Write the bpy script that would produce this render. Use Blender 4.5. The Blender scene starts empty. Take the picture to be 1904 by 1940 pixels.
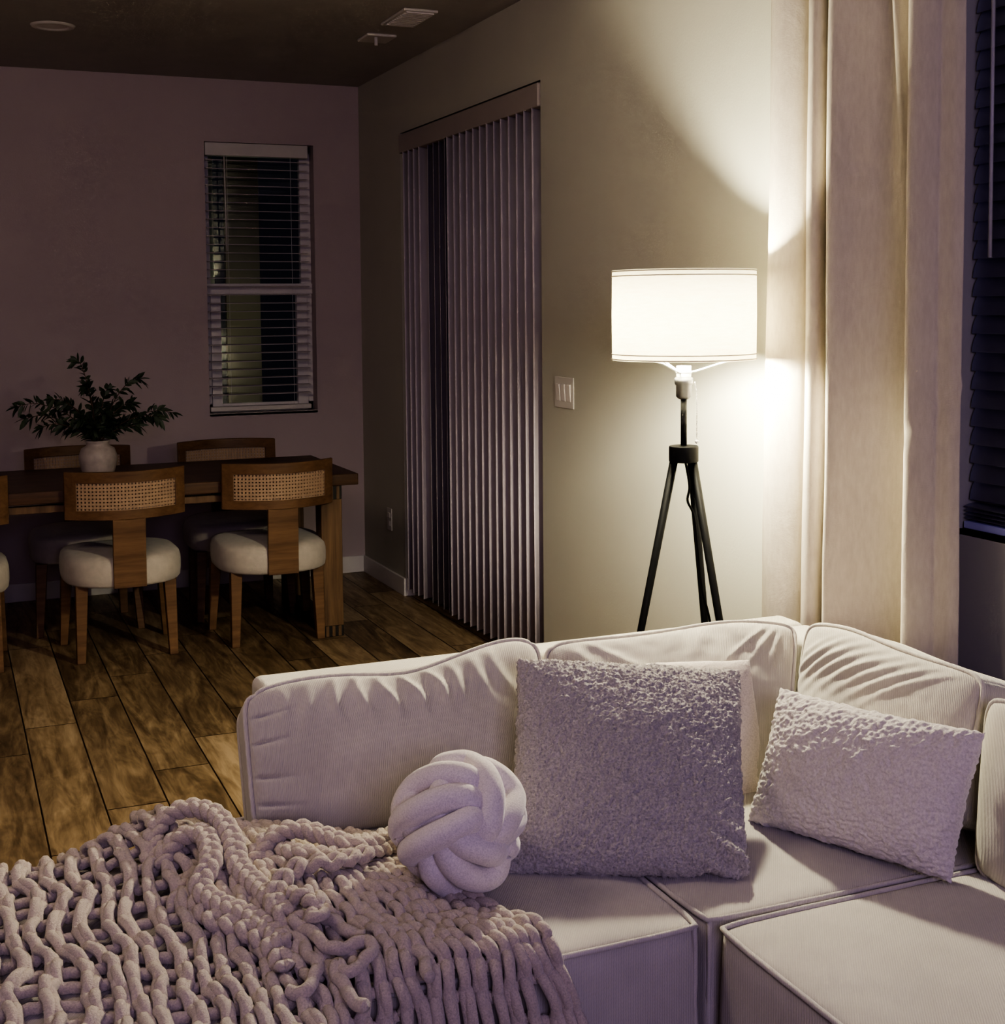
import bpy, bmesh, math, random
import numpy as np
from mathutils import Vector, Matrix, noise
random.seed(7); np.random.seed(7)
sc = bpy.context.scene
COL = sc.collection

# ------------------------------------------------------------------ camera model
FPX, PX, PY, YAW, PIT, ROLL = 2528.73, 952.0, 746.04, 0.399, 0.0657, -0.0084
CAM = Vector((0, 0, 1.51))
F = Vector((math.sin(YAW)*math.cos(PIT), math.cos(YAW)*math.cos(PIT), -math.sin(PIT)))
R0 = F.cross(Vector((0, 0, 1))).normalized(); U0 = R0.cross(F)
CR = math.cos(ROLL)*R0 + math.sin(ROLL)*U0
CU = -math.sin(ROLL)*R0 + math.cos(ROLL)*U0

def at(u, v, x=None, y=None, z=None):
    """world point on a real plane (x=, y= or z=) measured from the photograph"""
    d = F + (u-PX)/FPX*CR - (v-PY)/FPX*CU
    t = (x/d.x) if x is not None else (y/d.y) if y is not None else ((z-CAM.z)/d.z)
    return CAM + d*t

cd = bpy.data.cameras.new('camera'); cam = bpy.data.objects.new('camera', cd); COL.objects.link(cam)
cd.sensor_fit = 'HORIZONTAL'; cd.sensor_width = 36; cd.lens = FPX/1904*36
cd.shift_x = 0.0; cd.shift_y = -(970-PY)/1904
cd.clip_start = .05
M = Matrix((CR, CU, -F)).transposed().to_4x4(); M.translation = CAM
cam.matrix_world = M
sc.camera = cam

# ------------------------------------------------------------------ materials
def lin(c):
    return tuple(((x/255)/12.92 if x/255 <= .04045 else ((x/255+.055)/1.055)**2.4) for x in c)+(1,)

class Mat:
    def __init__(s, name):
        s.m = bpy.data.materials.new(name); s.m.use_nodes = True
        s.nt = s.m.node_tree; s.N = s.nt.nodes; s.L = s.nt.links
        s.b = s.N['Principled BSDF']; s.out = s.N['Material Output']
        s.tc = s.N.new('ShaderNodeTexCoord')
    def n(s, t, **k):
        o = s.N.new(t)
        for a, v in k.items(): setattr(o, a, v)
        return o
    def noise(s, scale, detail=4, coord='Object', rough=.6, stretch=None, dist=0):
        o = s.n('ShaderNodeTexNoise'); o.inputs['Scale'].default_value = scale
        o.inputs['Detail'].default_value = detail; o.inputs['Roughness'].default_value = rough
        o.inputs['Distortion'].default_value = dist
        src = s.tc.outputs[coord]
        if stretch:
            mp = s.n('ShaderNodeMapping'); mp.inputs['Scale'].default_value = stretch
            s.L.new(src, mp.inputs['Vector']); src = mp.outputs['Vector']
        s.L.new(src, o.inputs['Vector']); return o.outputs['Fac']
    def ramp(s, fac, stops):
        r = s.n('ShaderNodeValToRGB'); e = r.color_ramp.elements
        e[0].position, e[0].color = stops[0]; e[1].position, e[1].color = stops[-1]
        for p, c in stops[1:-1]:
            x = e.new(p); x.color = c
        s.L.new(fac, r.inputs['Fac']); return r.outputs['Color']
    def bump(s, h, strength=.3, dist=.002):
        b = s.n('ShaderNodeBump'); b.inputs['Strength'].default_value = strength
        b.inputs['Distance'].default_value = dist
        s.L.new(h, b.inputs['Height'])
        if s.b.inputs['Normal'].is_linked:
            s.L.new(s.b.inputs['Normal'].links[0].from_socket, b.inputs['Normal'])
        s.L.new(b.outputs['Normal'], s.b.inputs['Normal'])
    def mathn(s, op, a, b=None):
        m = s.n('ShaderNodeMath', operation=op)
        for i, x in enumerate((a, b)):
            if x is None: continue
            if isinstance(x, (int, float)): m.inputs[i].default_value = x
            else: s.L.new(x, m.inputs[i])
        return m.outputs[0]
    def set(s, **k):
        for a, v in k.items(): s.b.inputs[a.replace('_', ' ')].default_value = v
        return s
    def color(s, c): 
        if isinstance(c, tuple): s.b.inputs['Base Color'].default_value = c
        else: s.L.new(c, s.b.inputs['Base Color'])

def dk(c, k): return (c[0]*k, c[1]*k, c[2]*k, 1)

def plain(name, c, rough=.6, metal=0, var=.12, nscale=8, bumps=None, sheen=0):
    m = Mat(name); m.set(Roughness=rough, Metallic=metal)
    m.color(m.ramp(m.noise(nscale), [(.3, dk(c, 1-var)), (.7, dk(c, 1+var))]))
    if bumps: m.bump(m.noise(bumps[0], 3), bumps[1], bumps[2])
    if sheen: m.set(Sheen_Weight=sheen, Sheen_Roughness=.6)
    return m.m

def woven(name, c, rib=260, sheen=.3, bs=.5):
    """ribbed upholstery weave"""
    m = Mat(name); m.set(Roughness=.95, Sheen_Weight=sheen, Sheen_Roughness=.5, Specular_IOR_Level=.15)
    w = []
    for rot, sc_ in (((0, 0, .6), rib), ((.8, .5, -.9), rib*1.7)):
        wv = m.n('ShaderNodeTexWave'); wv.inputs['Scale'].default_value = sc_/6.28
        wv.inputs['Distortion'].default_value = 1.2; wv.inputs['Detail'].default_value = 1
        mp = m.n('ShaderNodeMapping'); mp.inputs['Rotation'].default_value = rot
        m.L.new(m.tc.outputs['Object'], mp.inputs['Vector']); m.L.new(mp.outputs['Vector'], wv.inputs['Vector'])
        w.append(wv.outputs['Fac'])
    h = m.mathn('ADD', w[0], m.mathn('MULTIPLY', w[1], .45))
    col = m.mathn('ADD', m.mathn('MULTIPLY', h, .22), m.mathn('MULTIPLY', m.noise(7, 5), .65))
    m.color(m.ramp(col, [(.25, dk(c, .82)), (.75, dk(c, 1.1))]))
    m.bump(h, bs, .0012); m.bump(m.noise(25, 4), .35, .004)
    return m.m

def wood(name, c1, c2, axis=0, scale=9, rough=.5):
    m = Mat(name); m.set(Roughness=rough, Specular_IOR_Level=.35)
    st = [18, 18, 18]; st[axis] = 1.6
    g = m.noise(1.0*scale/9, 8, stretch=tuple(st), rough=.65, dist=.6)
    st2 = [90, 90, 90]; st2[axis] = 4
    g2 = m.noise(1.0, 3, stretch=tuple(st2))
    f = m.mathn('ADD', m.mathn('MULTIPLY', g, .75), m.mathn('MULTIPLY', g2, .3))
    m.color(m.ramp(f, [(.35, c1), (.7, c2)])); m.bump(g2, .25, .001)
    return m.m

WALL = Mat('wall_paint'); WALL.set(Roughness=.85, Specular_IOR_Level=.2)
WALL.color(WALL.ramp(WALL.noise(1.5), [(.3, (.495, .48, .42, 1)), (.7, (.525, .51, .445, 1))]))
WALL.bump(WALL.noise(120, 3), .22, .002); WALL.bump(WALL.noise(14, 2), .12, .003); WALL = WALL.m
FARW = Mat('far_wall_paint'); FARW.set(Roughness=.9, Specular_IOR_Level=.15)
FARW.color(FARW.ramp(FARW.noise(1.5), [(.3, (.48, .40, .41, 1)), (.7, (.51, .43, .44, 1))]))
FARW.bump(FARW.noise(120, 3), .22, .002); FARW = FARW.m
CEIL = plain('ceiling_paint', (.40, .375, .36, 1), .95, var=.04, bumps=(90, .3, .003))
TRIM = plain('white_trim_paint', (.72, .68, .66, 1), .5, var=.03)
PLAST = plain('white_plastic', (.62, .59, .56, 1), .4, var=.03)
DARKF = plain('dark_window_frame', (.05, .05, .055, 1), .4)

def floor_mat():
    m = Mat('vinyl_plank_floor'); m.set(Roughness=.42, Specular_IOR_Level=.4)
    sep = m.n('ShaderNodeSeparateXYZ'); m.L.new(m.tc.outputs['Object'], sep.inputs[0])
    X, Y = sep.outputs[0], sep.outputs[1]
    xi = m.mathn('DIVIDE', m.mathn('SUBTRACT', X, .238-.1815*20), .1815)
    row = m.mathn('FLOOR', xi); fx = m.mathn('FRACT', xi)
    # plank joints stagger: row-dependent offset
    off = m.mathn('MULTIPLY', m.mathn('FRACT', m.mathn('ADD', m.mathn('MULTIPLY', row, .2377), .37)), 1.22)
    yi = m.mathn('DIVIDE', m.mathn('ADD', m.mathn('SUBTRACT', Y, off), 12.2), 1.22)
    pl = m.mathn('FLOOR', yi); fy = m.mathn('FRACT', yi)
    wn = m.n('ShaderNodeTexWhiteNoise', noise_dimensions='2D')
    cmb = m.n('ShaderNodeCombineXYZ'); m.L.new(row, cmb.inputs[0]); m.L.new(pl, cmb.inputs[1])
    m.L.new(cmb.outputs[0], wn.inputs['Vector'])
    # grain, shifted per plank
    sh = m.n('ShaderNodeVectorMath', operation='SCALE'); m.L.new(wn.outputs['Color'], sh.inputs[0]); sh.inputs['Scale'].default_value = 40
    ad = m.n('ShaderNodeVectorMath', operation='ADD'); m.L.new(m.tc.outputs['Object'], ad.inputs[0]); m.L.new(sh.outputs[0], ad.inputs[1])
    def nz(st, det, dist):
        mp = m.n('ShaderNodeMapping'); mp.inputs['Scale'].default_value = st; m.L.new(ad.outputs[0], mp.inputs[0])
        o = m.n('ShaderNodeTexNoise'); o.inputs['Scale'].default_value = 1; o.inputs['Detail'].default_value = det
        o.inputs['Distortion'].default_value = dist; o.inputs['Roughness'].default_value = .62
        m.L.new(mp.outputs[0], o.inputs['Vector']); return o.outputs['Fac']
    g1 = nz((11, 1.6, 1), 8, 1.6); g2 = nz((60, 3, 1), 4, .3); g3 = nz((14, 3, 1), 2, 3.0)
    f = m.mathn('ADD', m.mathn('MULTIPLY', g1, .6), m.mathn('MULTIPLY', g2, .18))
    f = m.mathn('ADD', f, m.mathn('MULTIPLY', g3, .25))
    f = m.mathn('ADD', f, m.mathn('MULTIPLY', m.mathn('SUBTRACT', wn.outputs['Value'], .5), .16))
    col = m.ramp(f, [(.34, (.07, .045, .026, 1)), (.46, (.17, .115, .066, 1)), (.57, (.31, .22, .13, 1)), (.72, (.50, .38, .25, 1))])
    ex = m.mathn('MINIMUM', fx, m.mathn('SUBTRACT', 1.0, fx))
    ey = m.mathn('MINIMUM', fy, m.mathn('SUBTRACT', 1.0, fy))
    sx = m.mathn('LESS_THAN', ex, .014); sy = m.mathn('LESS_THAN', ey, .0022)
    seam = m.mathn('MAXIMUM', sx, sy)
    mx = m.n('ShaderNodeMix', data_type='RGBA'); m.L.new(seam, mx.inputs['Factor'])
    m.L.new(col, mx.inputs['A']); mx.inputs['B'].default_value = (.016, .008, .003, 1)
    m.L.new(mx.outputs['Result'], m.b.inputs['Base Color'])
    m.bump(m.mathn('SUBTRACT', 1.0, seam), .5, .002); m.bump(g2, .2, .001)
    return m.m
FLOOR = floor_mat()

SOFA = woven('cream_ribbed_upholstery', (.56, .52, .46, 1), 520, bs=.35)
SOFAP = woven('cream_piping_fabric', (.62, .575, .51, 1), 700, bs=.3)
CURT = Mat('cream_curtain_linen'); CURT.set(Roughness=.95, Specular_IOR_Level=.1)
CURT.color(CURT.ramp(CURT.noise(90, 3, stretch=(1, 1, .3)), [(.3, (.53, .475, .41, 1)), (.7, (.60, .545, .47, 1))]))
CURT.bump(CURT.noise(500, 2, stretch=(1, 1, .25)), .3, .001); CURT.bump(CURT.noise(500, 2, stretch=(.25, .25, 1)), .3, .001)
CURT.bump(CURT.noise(9, 4, dist=.8), .25, .01)
_t = CURT.n('ShaderNodeBsdfTranslucent'); _t.inputs['Color'].default_value = (.75, .62, .45, 1)
_m = CURT.n('ShaderNodeMixShader'); _m.inputs[0].default_value = .07
CURT.L.new(CURT.b.outputs[0], _m.inputs[1]); CURT.L.new(_t.outputs[0], _m.inputs[2]); CURT.L.new(_m.outputs[0], CURT.out.inputs['Surface'])
CURT = CURT.m

def fuzzy(name, c, sc1=140, d1=.006, s1=.9, lo=.84):
    m = Mat(name); m.set(Roughness=1, Specular_IOR_Level=.05, Sheen_Weight=.6, Sheen_Roughness=.4)
    n1 = m.noise(sc1, 4); n2 = m.noise(sc1*3, 3)
    m.color(m.ramp(n1, [(.3, dk(c, lo)), (.62, dk(c, 1.10))]))
    m.bump(n1, s1, d1); m.bump(n2, .6, d1*.4)
    return m.m
SHERPA = fuzzy('cream_sherpa_boucle', (.68, .62, .58, 1), 240, .006, 1, .62)
PLUSH = fuzzy('white_plush_fleece', (.74, .68, .63, 1), 220, .004, .55)
SMOOTHP = fuzzy('white_velour', (.70, .63, .57, 1), 300, .002, .4)
KNOTM = fuzzy('white_velvet_knot', (.80, .735, .68, 1), 380, .0018, .45)
YARN = fuzzy('blush_beige_chenille', (.63, .54, .445, 1), 330, .0030, .8, .80)

CH_OAK = wood('brown_oak_chair', (.105, .055, .028, 1), (.23, .130, .068, 1), 0)
T_TOP = wood('dark_walnut_tabletop', (.045, .022, .012, 1), (.13, .068, .034, 1), 0, rough=.4)
T_LEG = wood('brown_oak_table_leg', (.07, .04, .022, 1), (.23, .14, .075, 1), 2)
T_DARK = plain('black_joint_wood', (.012, .009, .008, 1), .5)
SEATF = plain('beige_seat_linen', (.47, .42, .36, 1), .95, var=.08, nscale=30, bumps=(400, .4, .001), sheen=.2)
BLACK = plain('matte_black_metal', (.007, .007, .008, 1), .5, 0, bumps=(60, .1, .001))
BLACK.node_tree.nodes['Principled BSDF'].inputs['Specular IOR Level'].default_value = .15
GREYM = plain('brushed_grey_metal', (.22, .22, .23, 1), .35, .8)
CERAM = plain('white_speckled_ceramic', (.43, .37, .34, 1), .55, var=.14, nscale=25, bumps=(60, .2, .001))
LEAF = Mat('dark_green_leaf'); LEAF.set(Roughness=.55); LEAF.color(LEAF.ramp(LEAF.noise(30), [(.3, (.02, .035, .018, 1)), (.7, (.06, .085, .05, 1))])); LEAF = LEAF.m
TWIG = plain('brown_twig', (.10, .06, .035, 1), .8)
SLATW = plain('white_faux_wood_slat', (.50, .44, .46, 1), .5, var=.04)
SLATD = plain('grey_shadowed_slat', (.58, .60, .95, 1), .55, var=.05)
VANE = plain('grey_vinyl_vane', (.62, .55, .60, 1), .8, var=.04, bumps=(120, .15, .001))
VALN = plain('taupe_valance', (.40, .35, .33, 1), .6, var=.03)
CANE = plain('natural_cane', (.42, .29, .19, 1), .6, var=.1, nscale=60)

def glass_mat():
    m = Mat('window_glass'); m.set(Base_Color=(.9, .95, .95, 1), Roughness=.02)
    tr = m.n('ShaderNodeBsdfTransparent'); gl = m.n('ShaderNodeBsdfGlossy'); gl.inputs['Roughness'].default_value = .01
    fr = m.n('ShaderNodeFresnel'); mx = m.n('ShaderNodeMixShader')
    m.L.new(fr.outputs[0], mx.inputs[0]); m.L.new(tr.outputs[0], mx.inputs[1]); m.L.new(gl.outputs[0], mx.inputs[2])
    m.L.new(mx.outputs[0], m.out.inputs['Surface']); return m.m
GLASS = glass_mat()

def emis(name, c, st):
    m = Mat(name); m.set(Base_Color=c, Emission_Color=c, Emission_Strength=st); return m.m
BULBM = emis('glowing_bulb', (1, .945, .70, 1), 1350)
SHADE = Mat('lit_linen_shade')
_f = SHADE.noise(120, 3, stretch=(.2, .2, 1.6))
_d = SHADE.n('ShaderNodeBsdfDiffuse'); _t = SHADE.n('ShaderNodeBsdfTranslucent'); _x = SHADE.n('ShaderNodeMixShader'); _x.inputs[0].default_value = .68
_r = SHADE.ramp(_f, [(.3, (.90, .86, .76, 1)), (.7, (.99, .97, .90, 1))])
SHADE.L.new(_r, _t.inputs['Color']); SHADE.L.new(_r, _d.inputs['Color'])
SHADE.L.new(_d.outputs[0], _x.inputs[1]); SHADE.L.new(_t.outputs[0], _x.inputs[2]); SHADE.L.new(_x.outputs[0], SHADE.out.inputs['Surface'])
SHADE = SHADE.m
SHTRIM = plain('beige_shade_trim', (.55, .50, .42, 1), .8)
WIREW = plain('white_wire', (.8, .8, .78, 1), .4)

# ------------------------------------------------------------------ mesh helpers
class MB:
    def __init__(s): s.v = []; s.f = []
    def add(s, v, f):
        o = len(s.v); s.v.extend([tuple(x) for x in v]); s.f.extend([tuple(i+o for i in x) for x in f]); return s
    def box(s, x0, x1, y0, y1, z0, z1):
        v = [(x, y, z) for x in (x0, x1) for y in (y0, y1) for z in (z0, z1)]
        return s.add(v, [(0, 1, 3, 2), (4, 6, 7, 5), (0, 4, 5, 1), (2, 3, 7, 6), (0, 2, 6, 4), (1, 5, 7, 3)])
    def bar(s, a, b, w0, w1=None, d0=None, d1=None):
        """tapered square bar from a to b"""
        a, b = Vector(a), Vector(b); w1 = w1 or w0; d0 = d0 or w0; d1 = d1 or w1
        X, Y = Vector((1, 0, 0)), Vector((0, 1, 0)); v = []
        for p, w, d in ((a, w0, d0), (b, w1, d1)):
            v += [p+X*sx*w/2+Y*sy*d/2 for sx, sy in ((-1, -1), (1, -1), (1, 1), (-1, 1))]
        return s.add(v, [(0, 1, 2, 3)[::-1], (4, 5, 6, 7)]+[(i, (i+1) % 4, 4+(i+1) % 4, 4+i) for i in range(4)])
    def tube(s, pts, r, n=8, closed=False, caps=True):
        pts = [Vector(p) for p in pts]; m = len(pts)
        rs = r if isinstance(r, (list, tuple)) else [r]*m
        T = []
        for i in range(m):
            a = pts[(i-1) % m] if closed or i else pts[0]; b = pts[(i+1) % m] if closed or i < m-1 else pts[-1]
            t = b-a; T.append(t.normalized() if t.length > 1e-9 else Vector((0, 0, 1)))
        up = Vector((0, 0, 1)) if abs(T[0].z) < .9 else Vector((1, 0, 0))
        nrm = (up-T[0]*up.dot(T[0])).normalized(); v = []
        for i in range(m):
            nrm = nrm-T[i]*nrm.dot(T[i])
            nrm = nrm.normalized() if nrm.length > 1e-6 else T[i].orthogonal().normalized()
            bn = T[i].cross(nrm)
            for k in range(n):
                a = 2*math.pi*k/n; v.append(pts[i]+(nrm*math.cos(a)+bn*math.sin(a))*rs[i])
        f = []
        for i in range(m if closed else m-1):
            j = (i+1) % m
            for k in range(n): f.append((i*n+k, i*n+(k+1) % n, j*n+(k+1) % n, j*n+k))
        if caps and not closed: f.append(tuple(range(n))[::-1]); f.append(tuple((m-1)*n+k for k in range(n)))
        return s.add(v, f)
    def lathe(s, prof, c=(0, 0, 0), n=32, caps=True):
        v = []; f = []
        for r, z in prof:
            for k in range(n):
                a = 2*math.pi*k/n; v.append((c[0]+r*math.cos(a), c[1]+r*math.sin(a), c[2]+z))
        for i in range(len(prof)-1):
            for k in range(n): f.append((i*n+k, i*n+(k+1) % n, (i+1)*n+(k+1) % n, (i+1)*n+k))
        if caps: f.append(tuple(range(n))[::-1]); f.append(tuple((len(prof)-1)*n+k for k in range(n)))
        return s.add(v, f)
    def grid(s, P, nu, nv):
        v = [P(i/nu, j/nv) for j in range(nv+1) for i in range(nu+1)]
        return s.add(v, [(j*(nu+1)+i, j*(nu+1)+i+1, (j+1)*(nu+1)+i+1, (j+1)*(nu+1)+i) for j in range(nv) for i in range(nu)])
    def build(s, name, mat, parent=None, smooth=False, bevel=0, bseg=2, loc=None):
        me = bpy.data.meshes.new(name); me.from_pydata(s.v, [], s.f); me.validate(); me.update()
        o = bpy.data.objects.new(name, me); COL.objects.link(o)
        if mat: me.materials.append(mat)
        if smooth: me.polygons.foreach_set('use_smooth', [True]*len(me.polygons))
        if bevel:
            b = o.modifiers.new('bevel', 'BEVEL'); b.width = bevel; b.segments = bseg; b.limit_method = 'ANGLE'; b.angle_limit = .7
            me.polygons.foreach_set('use_smooth', [True]*len(me.polygons))
            w = o.modifiers.new('wn', 'WEIGHTED_NORMAL'); w.keep_sharp = True
        if parent is not None: o.parent = parent
        if loc: o.location = loc
        return o

def fixn(o):
    bm = bmesh.new(); bm.from_mesh(o.data); bmesh.ops.recalc_face_normals(bm, faces=bm.faces); bm.to_mesh(o.data); bm.free(); return o
def empty(name, loc=(0, 0, 0), rz=0):
    o = bpy.data.objects.new(name, None); COL.objects.link(o); o.location = loc; o.rotation_euler = (0, 0, rz)
    o.empty_display_size = .1; return o
def tag(o, label, cat, group=None):
    o['label'] = label; o['category'] = cat
    if group: o['group'] = group
    return o
def struct(o): o['kind'] = 'structure'; return o
def keepworld(o, root):   # mesh written in world coordinates, parented to an empty away from the origin
    o.parent = root; o.matrix_parent_inverse = Matrix.Translation(-Vector(root.location)); return o
def cr_spline(P, per=8, closed=False):
    P = [Vector(p) for p in P]; n = len(P); out = []
    for i in range(n if closed else n-1):
        g = lambda k: P[k % n] if closed else P[min(max(k, 0), n-1)]
        a, b, c, d = g(i-1), g(i), g(i+1), g(i+2)
        for q in range(per):
            t = q/per
            out.append(.5*((2*b)+(c-a)*t+(2*a-5*b+4*c-d)*t*t+(3*b-a-3*c+d)*t**3))
    if not closed: out.append(P[-1])
    return out

# ------------------------------------------------------------------ room
XW, YW, H = 2.2086, 7.2846, 2.74
XL, YB = -3.0, -1.6
DY0, DY1, DZ = 4.83, 6.56, 2.395          # sliding door opening
W1 = (1.345, 1.945, .935, 2.405)         # far window opening
WY0, WY1, WZ0, WZ1 = .95, 2.47, .975, 2.36  # right window opening

struct(MB().box(XL-.12, XW+.12, YB-.12, YW+.12, -.1, 0).build('floor', FLOOR))
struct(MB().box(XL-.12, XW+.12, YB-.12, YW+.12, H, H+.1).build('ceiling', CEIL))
w = MB(); x0, x1, z0, z1 = W1
w.box(XL, x0, YW, YW+.14, 0, H).box(x1, XW+.14, YW, YW+.14, 0, H).box(x0, x1, YW, YW+.14, 0, z0).box(x0, x1, YW, YW+.14, z1, H)
struct(w.build('wall_far', FARW))
w = MB()
w.box(XW, XW+.14, DY1, YW, 0, H).box(XW, XW+.14, DY0, DY1, DZ, H).box(XW, XW+.14, WY1, DY0, 0, H)
w.box(XW, XW+.14, WY0, WY1, 0, WZ0).box(XW, XW+.14, WY0, WY1, WZ1, H).box(XW, XW+.14, YB, WY0, 0, H)
struct(w.build('wall_right', WALL))
struct(MB().box(XL-.12, XL, YB, YW, 0, H).build('wall_left', FARW))
struct(MB().box(XL, XW, YB-.12, YB, 0, H).build('wall_back', FARW))
def baseboard(name, *b): struct(MB().box(*b).build(name, TRIM, bevel=.004))
baseboard('baseboard_far', XL, XW, YW-.014, YW, 0, .095)
baseboard('baseboard_right', XW-.014, XW, DY1-.012, YW-.014, 0, .095)
baseboard('baseboard_right.002', XW, XW+.05, DY1-.012, DY1, 0, .095)
baseboard('baseboard_right.001', XW-.014, XW, YB, DY0-.02, 0, .095)

# far window
x0, x1, z0, z1 = W1
wf = MB(); yf0, yf1 = YW+.085, YW+.125
wf.box(x0, x0+.035, yf0, yf1, z0, z1).box(x1-.035, x1, yf0, yf1, z0, z1).box(x0, x1, yf0, yf1, z1-.04, z1).box(x0, x1, yf0, yf1, z0, z0+.05)
win = struct(wf.build('window_1', TRIM, bevel=.003))
zm = 1.615
MB().box(x0, x1, yf0-.015, yf1-.01, zm-.028, zm+.03).build('meeting_rail', TRIM, win, bevel=.003)
MB().box(x0+.03, x0+.085, yf0-.012, yf1-.012, z0+.02, zm-.02).build('sash_stile', TRIM, win, bevel=.002)
MB().box(x1-.09, x1-.03, yf0-.012, yf1-.012, z0+.02, zm-.02).build('sash_stile', TRIM, win, bevel=.002)
MB().box(x1-.06, x1-.03, yf0, yf1, zm+.02, z1-.03).build('sash_stile', TRIM, win, bevel=.002)
MB().box(x0+.03, x1-.03, yf0+.012, yf0+.016, z0+.04, z1-.03).build('pane', GLASS, win)
MB().box(x0-.0, x1, YW-.0, yf0, z0-.012, z0+.002).build('sill', TRIM, win)

# blind in the far window
bl = tag(empty('horizontal_blind', ((x0+x1)/2, YW+.03, z1)), 'white horizontal slat blind, slats open, over the narrow window in the far dining wall', 'blind')
cx = (x0+x1)/2
def kw(o): return keepworld(o, bl)
kw(MB().box(x0+.004, x1-.03, YW+.0, YW+.055, z1-.072, z1-.002).build('headrail', PLAST, bevel=.004))
sl = MB(); zz = z1-.095
while zz > z0+.07:
    for (ya, yb, dz) in ((YW+.006, YW+.03, .001), (YW+.03, YW+.054, .001)):
        sl.add([(x0+.006, ya, zz-.0015), (x1-.032, ya, zz-.0015), (x1-.032, yb, zz+dz), (x0+.006, yb, zz+dz),
                (x0+.006, ya, zz+.0015), (x1-.032, ya, zz+.0015), (x1-.032, yb, zz+dz+.003), (x0+.006, yb, zz+dz+.003)],
               [(0, 1, 2, 3), (4, 7, 6, 5), (0, 4, 5, 1), (1, 5, 6, 2), (2, 6, 7, 3), (3, 7, 4, 0)])
    zz -= .0455
kw(sl.build('slat_panel', SLATW))
kw(MB().box(x0+.006, x1-.032, YW+.004, YW+.055, z0+.012, z0+.038).build('bottom_rail', PLAST, bevel=.004))
kw(MB().tube([(x0+.105, YW-.004, z1-.075), (x0+.11, YW-.004, 1.82)], .0045).build('wand', PLAST, smooth=True))
for xx in (x0+.12, x1-.13):
    kw(MB().tube([(xx, YW+.004, z1-.07), (xx, YW+.004, z0+.03)], .0011, 5).build('ladder_cord', PLAST))

# sliding door opening
dr = MB(); xf0, xf1 = XW+.085, XW+.135
dr.box(xf0, xf1, DY0, DY0+.05, 0, DZ).box(xf0, xf1, DY1-.05, DY1, 0, DZ).box(xf0, xf1, DY0, DY1, DZ-.05, DZ).box(xf0, xf1, DY0, DY1, 0, .05).box(xf0, xf1, (DY0+DY1)/2-.04, (DY0+DY1)/2+.04, 0, DZ)
dd = struct(dr.build('door_1', DARKF, bevel=.003))
MB().box(xf0+.02, xf0+.026, DY0+.03, DY1-.03, .03, DZ-.03).build('pane', GLASS, dd)
vb = tag(empty('vertical_blind', (XW-.06, (DY0+DY1)/2, 2.3)), 'tall grey vertical vane blind closed across the sliding glass door', 'blind')
def kv(o): return keepworld(o, vb)
kv(MB().box(XW-.012, XW+.075, DY0+.004, DY1-.004, 2.292, 2.386).build('valance', VALN, bevel=.006))
nv = 21
for i in range(nv):
    yc = DY0+.075+(DY1-DY0-.13)*i/(nv-1); g = nv-1-i    # g counts from the far (left) end
    ang = math.radians(74) if g > 7 else math.radians(45 if g in (4, 5, 6, 7) else 74)
    ang += random.uniform(-.05, .05); wv = .0445; b = MB(); n = 6
    dx, dy = -math.cos(ang)*0+0, 0
    tx, ty = math.sin(ang), math.cos(ang)       # vane runs from near/out to far/in
    nx, ny = -ty, tx
    rows = []
    for (z) in (.045, .7, 1.5, 2.30):
        sway = random.uniform(-.003, .003)
        for k in range(n+1):
            q = -1+2*k/n; cv = (1-q*q)*.007
            rows.append((XW+.032+tx*wv*q-ty*cv, yc+ty*wv*q+tx*cv+sway, z))
    f = [(r*(n+1)+k, r*(n+1)+k+1, (r+1)*(n+1)+k+1, (r+1)*(n+1)+k) for r in range(3) for k in range(n)]
    b.add(rows, f); o = kv(b.build('vane', VANE, smooth=True))
    sm = o.modifiers.new('thick', 'SOLIDIFY'); sm.thickness = .0012

# light switch and outlet
sw = tag(empty('light_switch', (XW, 4.62, 1.176)), 'white three-rocker light switch plate between the vertical blind and the lamp', 'switch')
MB().box(-.006, 0, -.083, .083, -.06, .06).build('wall_plate', PLAST, sw, bevel=.004)
for k in (-1, 0, 1):
    MB().add([(-.006, k*.046-.016, -.034), (-.006, k*.046+.016, -.034), (-.006, k*.046+.016, .034), (-.006, k*.046-.016, .034),
              (-.008, k*.046-.016, -.032), (-.008, k*.046+.016, -.032), (-.013, k*.046+.016, .032), (-.013, k*.046-.016, .032)],
             [(0, 1, 2, 3), (4, 7, 6, 5), (0, 4, 5, 1), (1, 5, 6, 2), (2, 6, 7, 3), (3, 7, 4, 0)]).build('rocker', TRIM, sw, bevel=.001)
ol = tag(empty('wall_outlet', (XW, 6.81, .37)), 'white power outlet low on the wall between the far corner and the vertical blind', 'outlet')
MB().box(-.006, 0, -.037, .037, -.06, .06).build('wall_plate', PLAST, ol, bevel=.003)
for k in (-1, 1):
    MB().box(-.009, -.005, -.017, .017, k*.022-.014, k*.022+.014).build('socket', TRIM, ol, bevel=.003)

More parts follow.
